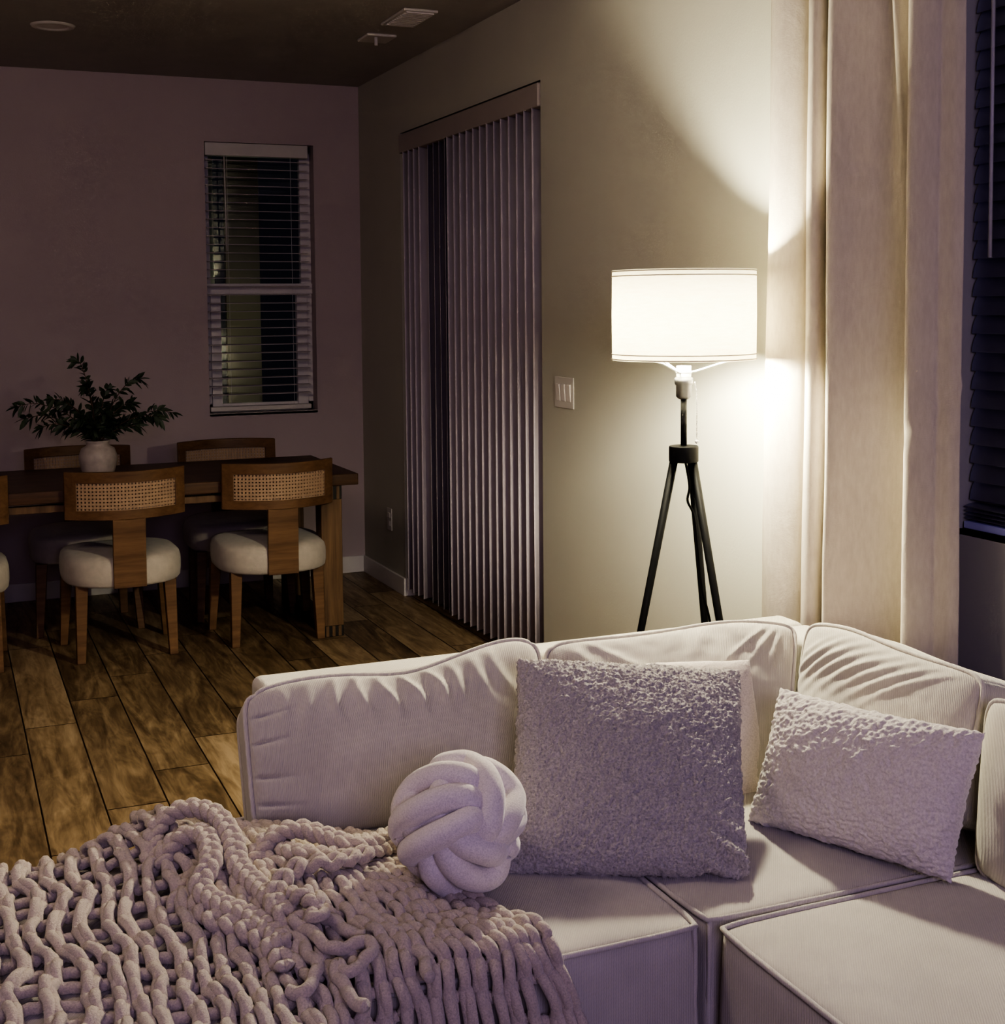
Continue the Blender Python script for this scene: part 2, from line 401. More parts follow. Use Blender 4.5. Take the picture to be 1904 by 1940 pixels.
# ceiling vent and recessed light
cv = tag(empty('ceiling_vent', (1.87, 5.56, H)), 'white rectangular air vent in the ceiling near the vertical blind', 'vent')
MB().box(-.06, .09, -.26, .06, -.012, 0).build('frame', PLAST, cv, bevel=.004)
lv = MB()
for k in range(11): lv.box(-.045, .075, -.245+k*.026, -.233+k*.026, -.017, -.011)
lv.build('louver_panel', TRIM, cv)
sp = tag(empty('smoke_detector', (1.865, 5.92, H)), 'small square ceiling detector with a short stem beside the vent', 'detector')
MB().box(-.05, .09, -.09, .07, -.014, 0).build('housing', PLAST, sp, bevel=.006)
MB().lathe([(.008, -.05), (.008, -.012)], (-.0, -.06, 0), 12).build('stem', PLAST, sp, smooth=True)
rl = tag(empty('recessed_light', (.50, 6.17, H)), 'unlit round recessed ceiling light above the dining table', 'ceiling light')
MB().lathe([(.062, -.002), (.066, -.008), (.088, -.008), (.094, 0)], n=40, caps=False).build('trim_ring', PLAST, rl, smooth=True)
MB().lathe([(.0, -.003), (.063, -.003)], n=40, caps=False).build('lens', TRIM, rl)

# right window, dark blind
wr = MB(); xa, xb = XW+.08, XW+.12
wr.box(xa, xb, WY0, WY0+.04, WZ0, WZ1).box(xa, xb, WY1-.04, WY1, WZ0, WZ1).box(xa, xb, WY0, WY1, WZ1-.04, WZ1).box(xa, xb, WY0, WY1, WZ0, WZ0+.04)
w2 = struct(wr.build('window_2', TRIM, bevel=.003))
MB().box(xa+.015, xa+.02, WY0+.02, WY1-.02, WZ0+.02, WZ1-.02).build('pane', GLASS, w2)
MB().box(XW-.0, xa, WY0, WY1, WZ0-.012, WZ0).build('sill', TRIM, w2)
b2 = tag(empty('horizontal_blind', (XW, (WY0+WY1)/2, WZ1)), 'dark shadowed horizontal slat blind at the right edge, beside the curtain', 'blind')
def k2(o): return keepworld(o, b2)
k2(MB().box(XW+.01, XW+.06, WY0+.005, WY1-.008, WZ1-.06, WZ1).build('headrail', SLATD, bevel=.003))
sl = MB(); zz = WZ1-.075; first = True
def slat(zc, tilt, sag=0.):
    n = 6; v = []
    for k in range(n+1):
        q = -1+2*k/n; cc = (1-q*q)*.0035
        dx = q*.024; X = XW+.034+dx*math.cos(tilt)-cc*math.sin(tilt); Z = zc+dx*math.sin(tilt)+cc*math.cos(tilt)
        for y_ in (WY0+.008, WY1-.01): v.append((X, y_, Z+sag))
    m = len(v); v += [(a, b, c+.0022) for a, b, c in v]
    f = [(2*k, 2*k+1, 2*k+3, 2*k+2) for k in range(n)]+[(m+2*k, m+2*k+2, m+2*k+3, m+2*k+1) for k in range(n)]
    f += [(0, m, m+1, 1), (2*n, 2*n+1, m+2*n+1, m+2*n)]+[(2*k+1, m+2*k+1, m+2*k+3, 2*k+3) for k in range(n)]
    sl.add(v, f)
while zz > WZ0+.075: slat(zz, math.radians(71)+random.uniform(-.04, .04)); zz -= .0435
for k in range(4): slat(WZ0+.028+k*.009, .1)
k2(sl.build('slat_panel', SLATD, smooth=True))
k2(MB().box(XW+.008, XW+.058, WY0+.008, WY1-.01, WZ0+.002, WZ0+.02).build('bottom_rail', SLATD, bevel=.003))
k2(MB().tube([(XW-.004, 2.375, WZ1-.05), (XW-.006, 2.372, 1.61)], .0048).build('wand', PLAST, smooth=True))

# ------------------------------------------------------------------ curtain
prof = [(3.135, 2.17), (3.13, 2.125), (3.105, 2.088), (3.05, 2.076), (3.0, 2.09), (2.965, 2.118), (2.955, 2.15), (2.94, 2.155), (2.91, 2.11), (2.88, 2.07), (2.862, 2.052), (2.838, 2.050),
        (2.825, 2.075), (2.848, 2.13), (2.842, 2.15), (2.795, 2.085), (2.768, 2.050), (2.748, 2.036), (2.728, 2.045), (2.698, 2.078), (2.65, 2.106), (2.60, 2.129), (2.55, 2.150), (2.53, 2.165), (2.53, 2.172),
        (2.512, 2.115), (2.485, 2.062), (2.462, 2.041), (2.435, 2.045), (2.40, 2.066), (2.388, 2.076), (2.358, 2.083), (2.338, 2.096)]
pc = cr_spline([(p[1], p[0], 0) for p in prof], 6)
cb = MB(); NZ = 90; nP = len(pc)
ZT = 2.52
for j in range(NZ+1):
    z = .02+(ZT-.02)*j/NZ; t = z/ZT
    for i, p in enumerate(pc):
        y = 2.46+(p.y-2.46)*(1.035-.05*t)-.04*t*max(0, (p.y-3.0)/.13) ; x = p.x
        s = i/nP
        # a pinch pleat that opens out below the heading
        a = max(0, (z-1.55)/.9)
        x -= .040*a*math.exp(-((y-2.60+.03*(1-a))/.022)**2)
        x += .030*a*math.exp(-((y-2.645+.02*(1-a))/.020)**2)
        nzv = noise.noise(Vector((y*7, z*1.1, 3.1)))
        x += .006*nzv + .003*noise.noise(Vector((y*20, z*4, 1)))*(1-t)
        y += .010*noise.noise(Vector((s*6, z*1.2, 9)))
        # soft creases low on the last panel
        x += .006*math.exp(-(((z-1.21)-(2.46-y)*.9)/.012)**2)*(1 if y < 2.53 else 0)
        x = min(x, XW-.02)
        cb.v.append((x, y, z))
for j in range(NZ):
    for i in range(nP-1):
        cb.f.append((j*nP+i, j*nP+i+1, (j+1)*nP+i+1, (j+1)*nP+i))
cu = tag(empty('curtain', (2.1, 2.76, 0)), 'floor-length cream curtain hanging in deep folds right of the lamp', 'curtain')
o = keepworld(cb.build('panel', CURT, smooth=True), cu)
sm = o.modifiers.new('thick', 'SOLIDIFY'); sm.thickness = .0015
keepworld(MB().tube([(2.10, .8, ZT+.01), (2.10, 3.28, ZT+.01)], .012, 12).build('rod', BLACK, smooth=True), cu)
for yy in (3.2,): keepworld(MB().tube([(2.10, yy, ZT+.01), (XW, yy, ZT+.01)], .008, 10).build('bracket', BLACK, smooth=True), cu)

# ------------------------------------------------------------------ floor lamp
LX, LY = 1.846, 3.12
lp = tag(empty('floor_lamp', (LX, LY, 0)), 'lit floor lamp with a white drum shade on a black tripod, behind the sofa', 'lamp')
SR, S0, S1 = .192, 1.362, 1.602
b = MB(); n = 96
b.lathe([(SR, S0), (SR+.001, (S0+S1)/2), (SR, S1), (SR-.003, S1), (SR-.002, (S0+S1)/2), (SR-.003, S0), (SR, S0)], n=n, caps=False)
shd = b.build('drum_shade', SHADE, lp, smooth=True)
for z in (S0+.003, S0+.016, S1-.003, S1-.016):
    pts = [(math.cos(a)*(SR+.0012), math.sin(a)*(SR+.0012), z) for a in [2*math.pi*k/96 for k in range(96)]]
    MB().tube(pts, .0016, 6, closed=True).build('trim_band', SHTRIM, shd, smooth=True)
va = math.radians(-30)  # across the line of sight
arm = MB()
for k in range(3):
    a = va+2*math.pi*k/3 + .0
    e = Vector((math.cos(a)*SR, math.sin(a)*SR, S0+.004)); m_ = Vector((math.cos(a)*.12, math.sin(a)*.12, S0-.005))
    c = Vector((math.cos(a)*.03, math.sin(a)*.03, S0-.032))
    arm.tube(cr_spline([e, m_, c, Vector((0, 0, S0-.034))], 5), .0028, 6)
arm.lathe([(.022, S0-.037), (.022, S0-.032)], n=20)
arm.build('spider_arm', WIREW, lp, smooth=True)
bz = S0+.045
MB().lathe([(.012, bz-.05), (.014, bz-.03), (.024, bz-.012), (.03, bz+.008), (.028, bz+.024), (.018, bz+.036), (.002, bz+.041)], n=20).build('bulb', BULBM, lp, smooth=True)
MB().lathe([(.013, 1.255), (.021, 1.262), (.021, 1.292), (.025, 1.296), (.025, 1.312), (.02, 1.316), (.02, 1.345)], n=24).build('socket', GREYM, lp, smooth=True)
MB().lathe([(.0085, 1.13), (.0085, 1.262)], n=16).build('pole', BLACK, lp, smooth=True)
MB().lathe([(.038, 1.085), (.040, 1.088), (.040, 1.126), (.038, 1.129)], n=40).build('hub', BLACK, lp, bevel=.001)
feet = [(-.235, .125), (.215, -.10), (.165, .125)]
feet = [(-.205, .115), (.135, -.175), (.14, .02)]
for fx, fy in feet:
    d = Vector((fx, fy, 0)).normalized()*.026
    MB().tube([(fx, fy, 0.0), (d.x, d.y, 1.09)], [.0085, .0115], 14).build('leg', BLACK, lp, smooth=True)
ch = MB()
for k in range(34):
    zc = 1.30-k*.0046
    ch.lathe([(.0006, -.0022), (.0024, 0), (.0006, .0022)], (.026+.006*min(1, k/6), -.014, zc), 6)
ch.lathe([(.001, -.006), (.0055, -.002), (.0055, .003), (.001, .006)], (.032, -.014, 1.14), 10)
ch.build('pull_chain', WIREW, lp, smooth=True)
MB().tube(cr_spline([(.004, 0, 1.09), (.012, -.01, 1.02), (.006, -.01, .98), (.022, -.015, .94), (.032, -.02, .85), (.045, -.02, .74), (.07, -.03, .62), (.09, -.03, .4), (.10, -.02, .2), (.16, .05, .01), (.26, .1, .008)], 6), .0035, 8).build('power_cord', BLACK, lp, smooth=True)

# ------------------------------------------------------------------ cushions
def bil(TL, TR, BR, BL, s, t):   # s left-right, t bottom-top
    return (BL*(1-s)+BR*s)*(1-t)+(TL*(1-s)+TR*s)*t

def boxcushion(name, TL, TR, BR, BL, thick, bulge, parent, top=None, wr=None, mat=SOFA, ns=84, nt=60, welts=True, wr_back=False, backdrop=0., pull=.012, wrad=.0052):
    TL, TR, BR, BL = map(Vector, (TL, TR, BR, BL))
    ex = ((TR-TL)+(BR-BL)).normalized(); ey = ((TL-BL)+(TR-BR)); ey = (ey-ex*ey.dot(ex)).normalized()
    nn = ex.cross(ey).normalized()
    cen = (TL+TR+BR+BL)/4
    def base(s, t):
        p = bil(TL, TR, BR, BL, s, t)
        c = (abs(2*s-1)**10)*(abs(2*t-1)**10)*pull
        p = p+(cen-p).normalized()*c
        if top: p = p+ey*top(s)*max(0, t)**3
        return p
    def front(s, t):
        e = max(0, 16*s*(1-s)*t*(1-t))
        p = base(s, t)+nn*bulge*(e**.42)
        if wr: p = p+nn*wr(s, t)*min(1, e*8)
        return p
    b = MB(); b.grid(front, ns, nt)
    idx = lambda i, j: j*(ns+1)+i
    loop = [idx(i, 0) for i in range(ns)]+[idx(ns, j) for j in range(nt)]+[idx(i, nt) for i in range(ns, 0, -1)]+[idx(0, j) for j in range(nt, 0, -1)]
    prev = loop; n = len(loop); K = 8
    lp_pts = [Vector(b.v[i]) for i in loop]
    for k in range(1, K+1):
        q = k/K; cur = []
        for li, p in enumerate(lp_pts):
            out = (p-cen); out -= nn*out.dot(nn); out.normalize()
            pp = p-nn*thick*q+out*(.008*math.sin(math.pi*q))-ey*backdrop*q
            cur.append(len(b.v)); b.v.append(tuple(pp))
        for i in range(n): b.f.append((prev[i], cur[i], cur[(i+1) % n], prev[(i+1) % n]))
        prev = cur
    cc = len(b.v); b.v.append(tuple(cen-nn*(thick+.01)))
    for i in range(n): b.f.append((prev[i], cc, prev[(i+1) % n]))
    o = b.build(name, mat, parent, smooth=True)
    if welts:
        pts = lp_pts[::2]
        wv = []
        for i, p in enumerate(pts):
            out = (p-cen); out -= nn*out.dot(nn); out.normalize()
            jit = .0012*noise.noise(p*60)
            wv.append(p+out*(.003+jit)+nn*.002)
        MB().tube(wv, wrad, 8, closed=True).build('piping', SOFAP, o, smooth=True)
        wv = []
        for i, p in enumerate(pts):
            out = (p-cen); out -= nn*out.dot(nn); out.normalize()
            wv.append(p-nn*thick+out*.003-ey*backdrop)
        MB().tube(wv, wrad, 8, closed=True).build('piping', SOFAP, o, smooth=True)
    return o

def fbm(x, y, z=0): return noise.noise(Vector((x, y, z)))

sofa = tag(empty('sectional_sofa', (1.3, 2.3, 0)), 'cream L-shaped sectional sofa with piped slipcovers and loose back cushions', 'sofa')
class _P:  # parent marker handled through keepworld
    pass
def S(o): return keepworld(o, sofa)

def seat(xa, xb, ya, yb, z0=.06, z1=.452, wrinkle=1.0, seed=0):
    def wr(s, t):
        return wrinkle*(.004*fbm(s*3+seed, t*3)+.0015*fbm(s*14+seed, t*14))
    # face is the top: TL far-left, TR far-right, BR near-right, BL near-left
    o = S(boxcushion('seat', (xa, yb, z1), (xb, yb, z1), (xb, ya, z1), (xa, ya, z1), z1-z0, .018, None, wr=wr, ns=60, nt=60, pull=.010))
    # vertical piping at the corners
    for (cx_, cy_) in ((xa, ya), (xb, ya)):
        sx = .006 if cx_ == xa else -.006
        pts = [(cx_+sx+.003*fbm(k*.7, seed+cx_), cy_+.004, z0+(z1-z0)*k/12) for k in range(13)]
        MB().tube(pts, .0045, 8).build('piping', SOFAP, o, smooth=True)
    return o
seat(.492, 1.158, 1.905, 2.70, seed=1)
seat(1.180, 1.98, 1.915, 2.76, seed=2)
seat(1.185, 1.98, 1.03, 1.888, seed=3)
seat(-.42, .482, 1.15, 2.60, seed=4)
# hidden plinth frames under the seats and the low back frames
S(MB().box(.52, 1.95, 1.95, 2.9, .0, .07).build('base', T_DARK)); S(MB().box(1.22, 1.95, 1.06, 1.9, .0, .07).build('base', T_DARK)); S(MB().box(-.38, .45, 1.2, 2.62, .0, .07).build('base', T_DARK))
def backframe(xa, xb, ya, yb, z1):
    o = S(MB().box(xa, xb, ya, yb, .03, z1).build('back_frame', SOFA, bevel=.02, bseg=4))
backframe(.610, 1.20, 2.79, 2.90, .700)
backframe(1.205, 2.01, 2.79, 2.90, .700)
backframe(1.90, 2.01, 1.92, 2.785, .70)
backframe(1.90, 2.01, 1.03, 1.91, .70)

def wr_left(s, t):
    d = 1-t
    a = 0
    for k, (c, sl, wd, am) in enumerate([(.10, .04, .018, .5), (.18, .05, .02, .6), (.27, .06, .016, .9), (.345, .10, .015, .9), (.42, .14, .017, 1.1), (.495, .18, .015, 1.3), (.57, .22, .016, 1.2), (.64, .20, .018, .9), (.72, .22, .022, .8), (.80, .2, .02, .6)]):
        x = s-(c+sl*d*1.3+.01*math.sin(d*14+k))
        a += am*math.exp(-(x/wd)**2)*math.exp(-((d-.16)/.15)**2)
    # side pulls by the left seam
    for c in (.80, .62, .40, .22, .12):
        a -= .9*math.exp(-((t-c+s*(.25 if c < .5 else -.02))/.012)**2)*math.exp(-(s/.10)**2)
    return .0088*a+.003*fbm(s*5, t*5)+.0016*fbm(s*22, t*9, 4)
def top_left(s):
    return .0+.004*math.sin(s*9)-.016*math.exp(-((s-.52)/.16)**2)+.010*math.exp(-((s-.9)/.14)**2)
TLc = at(462, 1312, y=2.655); TRc = at(1020, 1216, y=2.665)
S(boxcushion('back_cushion', TLc, TRc, at(1035, 1540, z=.462), at(487, 1592, z=.462), .125, .055, None, top=top_left, wr=wr_left, ns=150, nt=90, pull=.028))
def wr_mid(s, t):
    d = 1-t; a = 0
    for c, sl, wd, am in [(.06, .5, .03, .8), (.12, .9, .025, .6), (.62, -.3, .04, .7), (.75, .5, .05, .6), (.93, -.5, .012, .8), (.9, -.8, .012, .7), (.95, -.25, .012, .6)]:
        a += am*math.exp(-((s-c-sl*d)/wd)**2)*math.exp(-((d-.14)/.13)**2)
    return .0075*a+.006*fbm(s*4, t*4, 7)+.0015*fbm(s*16, t*16, 2)
def top_mid(s): return .022*math.exp(-((s-.72)/.26)**2)-.004
S(boxcushion('back_cushion', at(1032, 1218, y=2.665), at(1508, 1186, y=2.62), at(1482, 1500, z=.462), at(1045, 1540, z=.462), .125, .05, None, top=top_mid, wr=wr_mid, ns=120, nt=80, pull=.022))
def wr_right(s, t):
    d = 1-t; a = 0
    for k, (c, am) in enumerate([(.02, .6), (.10, 1), (.19, 1), (.28, .9), (.38, 1.0), (.48, .8), (.58, .9), (.68, .7)]):
        x = s-(c+.55-1.3*d+.5*d*d)+.28
        a += am*math.exp(-(x/.028)**2)*math.exp(-((d-.20)/.16)**2)
    return .0075*a+.003*fbm(s*5, t*5, 11)+.0012*fbm(s*16, t*16, 2)
def top_right(s): return .016*math.exp(-((s-.25)/.25)**2)
S(boxcushion('back_cushion', at(1532, 1186, x=1.845), at(1868, 1283, x=1.845), at(1815, 1560, x=1.735), at(1492, 1480, x=1.735), .125, .05, None, top=top_right, wr=wr_right, ns=120, nt=80, pull=.02))
e_tl = at(1876, 1318, x=1.80); e_bl = at(1852, 1672, x=1.735)
S(boxcushion('back_cushion', e_tl, e_tl+Vector((.02, -.68, .01)), Vector((e_bl.x, e_bl.y-.68, .462)), Vector((e_bl.x, e_bl.y, .455)), .125, .075, None,
             wr=lambda s, t: .003*fbm(s*4, t*4, 17), pull=.02))

# ------------------------------------------------------------------ throw pillows
def pillow(name, BL, BR, TR, TL, T, mat, label, disp, N=170, pinch=.05, seed=0, foldBR=None, skew=None):
    BL, BR, TR, TL = map(Vector, (BL, BR, TR, TL))
    ex = ((TR-TL)+(BR-BL)).normalized(); ey = ((TL-BL)+(TR-BR)); ey = (ey-ex*ey.dot(ex)).normalized(); nn = ex.cross(ey).normalized()
    W = (BR-BL).length; Hh = (TL-BL).length
    def P(s, t, side):
        a, b_ = 2*s-1, 2*t-1
        # edges bow inward between pointed corners
        s2 = .5+.5*a*(1-pinch*(1-b_*b_)); t2 = .5+.5*b_*(1-pinch*(1-a*a))
        p = bil(TL, TR, BR, BL, s2, t2)
        e = max(0, (1-a**2)*(1-b_**2))
        hgt = T/2*(e**.45)*(1-.12*abs(fbm(s*2+seed, t*2)))
        p = p+nn*side*hgt
        if foldBR: p = foldBR(p, s, t, nn, side)
        return p
    b = MB()
    g = [(i/N, j/N) for j in range(N+1) for i in range(N+1)]
    # concentrate samples towards the seam
    rm = lambda q: .5-.5*math.cos(math.pi*q)
    def warp(q): return .35*rm(q)+.65*q
    for side in (1, -1):
        off = len(b.v)
        V = [P(warp(s), warp(t), side) for s, t in g]
        b.v.extend(V)
        for j in range(N):
            for i in range(N):
                q = (off+j*(N+1)+i, off+j*(N+1)+i+1, off+(j+1)*(N+1)+i+1, off+(j+1)*(N+1)+i)
                b.f.append(q if side == 1 else q[::-1])
    me = bpy.data.meshes.new(name); me.from_pydata([tuple(v) for v in b.v], [], b.f)
    bm = bmesh.new(); bm.from_mesh(me); bmesh.ops.remove_doubles(bm, verts=bm.verts, dist=1e-5); bm.normal_update()
    for v in bm.verts: v.co += v.normal*disp(v.co)
    bm.to_mesh(me); bm.free()
    me.polygons.foreach_set('use_smooth', [True]*len(me.polygons)); me.materials.append(mat)
    o = bpy.data.objects.new(name, me); COL.objects.link(o)
    return tag(o, label, 'pillow')

def d_sherpa(co):
    d, _ = noise.voronoi(co*150+Vector((noise.noise(co*60), noise.noise(co*60+Vector((5, 5, 5))), 0))*1.1)
    return .0085*(.70-d[0])+.003*noise.noise(co*55)+.003*noise.noise(co*12)
def d_plush(co):
    return .0032*noise.noise(Vector((co.x*110, co.y*110, co.z*150)))+.0022*noise.noise(co*45)+.002*noise.noise(co*14)
def d_smooth(co): return .002*noise.noise(co*18)+.0007*noise.noise(co*160)

def crumple(p, s, t, nn, side):
    # the lower right corner crumples onto the seat
    k = math.exp(-(((1-s)/.22)**2+(t/.16)**2))
    return p+Vector((0, 0, .012*k))+nn*(.014*k)*math.sin((s*1.2+t*2.2)*26)
pillow('throw_pillow', at(962, 1655, z=.470), at(1418, 1668, z=.466), at(1402, 1272, y=2.40), at(980, 1250, y=2.49), .15, SHERPA,
       'large square fluffy sherpa pillow standing next to the knotted ball', d_sherpa, N=230, pinch=.035, seed=1, foldBR=crumple)
pillow('throw_pillow', at(1150, 1600, z=.47)+Vector((.04, .18, 0)), at(1456, 1515, y=2.36), at(1420, 1250, y=2.52), at(1060, 1262, y=2.62), .09, SMOOTHP,
       'smooth white pillow mostly hidden behind the large sherpa pillow', d_smooth, N=100, pinch=.005, seed=2)
pillow('throw_pillow', at(1416, 1556, z=.468), at(1802, 1674, z=.468), at(1868, 1388, x=1.72), at(1478, 1303, x=1.60), .135, PLUSH,
       'white plush lumbar pillow leaning in the right corner of the sofa', d_plush, N=200, pinch=.045, seed=3)

# ------------------------------------------------------------------ knot pillow
BR_ = .128
bc = at(871, 1562, z=.592); VN = (CAM-bc).normalized(); VR = CR-VN*CR.dot(VN); VR.normalize(); VU = VN.cross(VR)
def ball(p, rad):  # crop pixel -> point on sphere
    a = (p[0]-862)/428; b_ = -(p[1]-667)/418; r2 = a*a+b_*b_
    lim = .99
    if r2 > lim: k = math.sqrt(lim/r2); a *= k; b_ *= k; r2 = lim
    c = math.sqrt(max(0, 1-r2)) if len(p) < 4 else -math.sqrt(max(0, 1-r2))
    return (a, b_, c)
rt = .0245
def band(pts, lift=0.):
    # returns local 3d points, tube centres on sphere
    out = []
    sc_ = (428+0)/(428-0)
    for p in pts:
        a = (p[0]-862)/(428-72); b_ = -(p[1]-667)/(418-70); r2 = a*a+b_*b_
        if r2 > .985: k = math.sqrt(.985/r2); a *= k; b_ *= k; r2 = .985
        c = math.sqrt(1-r2); out.append((Vector((a, b_, c)), p[2] if len(p) > 2 else lift))
    return out
bands = [
 [(470, 640, -.006), (505, 545), (600, 450), (730, 395), (850, 395), (925, 420, -.004), (985, 480, -.03)],
 [(450, 760, -.008), (470, 700, 0), (530, 640, .001), (610, 595, .002), (720, 545, .002), (850, 520, .001), (925, 530, -.003), (985, 560, -.03)],
 [(560, 880, -.030), (575, 820, .001), (640, 775, .005), (720, 735, .006), (810, 695, .006), (890, 655, .005), (930, 640, .001), (990, 650, -.03)],
 [(460, 640, -.016), (465, 770, -.012), (505, 870, -.012), (590, 925, -.012), (680, 930, -.03)],
 [(700, 400, -.03), (735, 330, -.004), (830, 300, 0), (920, 320, .0), (1000, 400, .004), (1035, 500, .006), (1035, 610, .004), (1020, 690, 0), (990, 770, -.035)],
 [(930, 330, -.025), (1010, 300, -.004), (1095, 330, 0), (1160, 410, .002), (1175, 520, .002), (1150, 620, 0), (1090, 700, -.002), (1030, 770, -.035)],
 [(1150, 330, -.02), (1220, 430, -.010), (1240, 540, -.008), (1215, 640, -.008), (1150, 710, -.012), (1090, 760, -.03)],
 [(800, 740, -.035), (870, 760, -.002), (960, 795, .001), (1050, 820, 0), (1120, 830, -.02), (1160, 800, -.04)],
 [(740, 780, -.035), (800, 850, -.003), (890, 930, .002), (990, 955, .002), (1070, 925, 0), (1120, 860, -.012)],
 [(650, 860, -.03), (700, 900, -.001), (750, 965, 0), (830, 1020, 0), (930, 1035, -.004), (1020, 1010, -.02)],
 [(640, 900, -.03), (660, 960, -.016), (760, 1030, -.014), (870, 1060, -.016)],
]
kb = MB()
Rs = BR_-rt
for rep, rz in ((0, 0), (1, math.radians(150)), (2, math.radians(-105))):
    rot = Matrix.Rotation(rz, 3, 'Y')
    for bd in bands:
        pts = []
        for d, lf in band(bd):
            d2 = rot @ d
            if rep: lf -= .016
            pts.append((d2*(Rs+lf)))
        pts = cr_spline(pts, 8)
        w3 = [bc+VR*p.x+VU*p.y+VN*p.z for p in pts]
        kb.tube(w3, rt, 16)
ms = bmesh.new(); bmesh.ops.create_uvsphere(ms, u_segments=24, v_segments=16, radius=BR_-.036)
kb.add([v.co+bc for v in ms.verts], [[v.index for v in f.verts] for f in ms.faces]); ms.free()
tag(kb.build('knot_pillow', KNOTM, smooth=True), 'round white knotted ball pillow of thick woven tubes on the blanket edge', 'pillow')

# ------------------------------------------------------------------ chunky knit blanket
uk = [0, 4, 8, 12, 16, 20, 24, 28, 32]
G = [
 [(-.10, 2.645, .36), (-.10, 2.53, .484), (-.10, 2.38, .484), (-.10, 2.15, .482), (-.10, 1.92, .480), (-.10, 1.70, .480)],
 [(.05, 2.645, .36), (.05, 2.53, .486), (.055, 2.36, .488), (.06, 2.13, .484), (.06, 1.92, .480), (.06, 1.70, .480)],
 [(.21, 2.65, .39), (.21, 2.54, .496), (.215, 2.34, .498), (.22, 2.12, .488), (.22, 1.92, .480), (.21, 1.70, .480)],
 [(.335, 2.65, .49), (.345, 2.53, .550), (.36, 2.32, .520), (.365, 2.10, .490), (.365, 1.92, .482), (.355, 1.70, .480)],
 [(.435, 2.60, .50), (.45, 2.44, .515), (.475, 2.25, .525), (.48, 2.07, .505), (.47, 1.90, .484), (.46, 1.70, .480)],
 [(.52, 2.52, .505), (.54, 2.38, .520), (.56, 2.22, .525), (.585, 2.05, .505), (.60, 1.890, .484), (.60, 1.852, .27)],
 [(.60, 2.49, .495), (.62, 2.35, .500), (.65, 2.20, .510), (.685, 2.04, .495), (.705, 1.890, .484), (.72, 1.852, .27)],
 [(.67, 2.46, .490), (.70, 2.32, .488), (.735, 2.19, .488), (.775, 2.04, .486), (.805, 1.895, .482), (.835, 1.855, .27)],
 [(.73, 2.43, .484), (.765, 2.29, .484), (.805, 2.16, .484), (.845, 2.03, .482), (.885, 1.90, .478), (.945, 1.86, .27)],
]
G = [[Vector(p) for p in r] for r in G]; NV = 20
def crv(a, b, c, d, t): return .5*((2*b)+(c-a)*t+(2*a-5*b+4*c-d)*t*t+(3*b-a-3*c+d)*t**3)
def sheet(u, v):
    fu = min(max(u/4, 0), 7.999); fv = min(max(v/4, 0), 4.999)
    i, j = int(fu), int(fv); tu, tv = fu-i, fv-j
    cl = lambda k, n: min(max(k, 0), n-1)
    rows = []
    for di in (-1, 0, 1, 2):
        g = G[cl(i+di, 9)]; rows.append(crv(g[cl(j-1, 6)], g[cl(j, 6)], g[cl(j+1, 6)], g[cl(j+2, 6)], tv))
    return crv(*rows, tu)
def knit(u, v):
    lat = .010
    du = .75*noise.noise(Vector((u*.35, v*.45, 2)))+.25*noise.noise(Vector((u*.9, v*.8, 5)))
    dv = .45*noise.noise(Vector((u*.4, v*.4, 12)))
    p = sheet(u+du, v+dv); 
    p.z += .010*max(0, noise.noise(Vector((u*.5, v*.35, 21))))
    return p
def frame(u, v):
    e = .25; a = sheet(u+e, v)-sheet(u-e, v); b = sheet(u, v+e)-sheet(u, v-e)
    n = a.cross(b); n.normalize()
    n = -n   # u runs right, v runs toward the viewer: outward side
    return n
yb = MB(); yr = .0092
loop = [(0, 0, -.9), (.32, .04, -.75), (.44, -.40, .85), (.38, -.95, .65), (.50, -1.14, -.25), (.62, -.95, .0), (.56, -.42, .35), (.70, .04, -.75)]
for r in range(0, NV+1):
    ctrl = []
    for c in range(32):
        jr = random.uniform(-.10, .10); jz = random.uniform(-.2, .35); flip = ((c+r) % 3 == 0)
        for k, (a, b_, z) in enumerate(loop):
            aa = a
            zz = z+jz*(z > 0)
            if flip and k in (2, 3): zz = z-.55
            if flip and k in (5, 6): zz = z+.6
            u, v = c+aa, r+b_+jr*(b_ < -.2)
            if v < -.6: v = -.6
            p = knit(u, v) + frame(u, v)*(zz*yr*1.1)
            ctrl.append(p)
    pts = cr_spline(ctrl, 3)
    rad = [yr*(1+.10*noise.noise(p*55)) for p in pts]
    yb.tube(pts, rad, 8)

def rope(pxs, r=.0098, braid=True, strands=3, amp=.0105, pitch=.036):
    """thick knitted cord along a path of world points"""
    P = cr_spline(pxs, 14); L = 0; out = [[] for _ in range(strands)]
    for i, p in enumerate(P):
        if i: L += (p-P[i-1]).length
        t = (P[min(i+1, len(P)-1)]-P[max(i-1, 0)]).normalized()
        side = t.cross(Vector((0, 0, 1)));
        side = side.normalized() if side.length > 1e-4 else Vector((1, 0, 0)); nrm = side.cross(t).normalized()
        for k in range(strands):
            ph = 2*math.pi*(L/(pitch*2)+k/strands)
            out[k].append(p+side*math.sin(ph)*amp*1.15+nrm*math.sin(2*ph)*amp*.62)
    for o_ in out: yb.tube(o_, [r*(1+.08*noise.noise(p*60)) for p in o_], 8)
def wp(u, v, z): return at(u, v, z=z+.014)
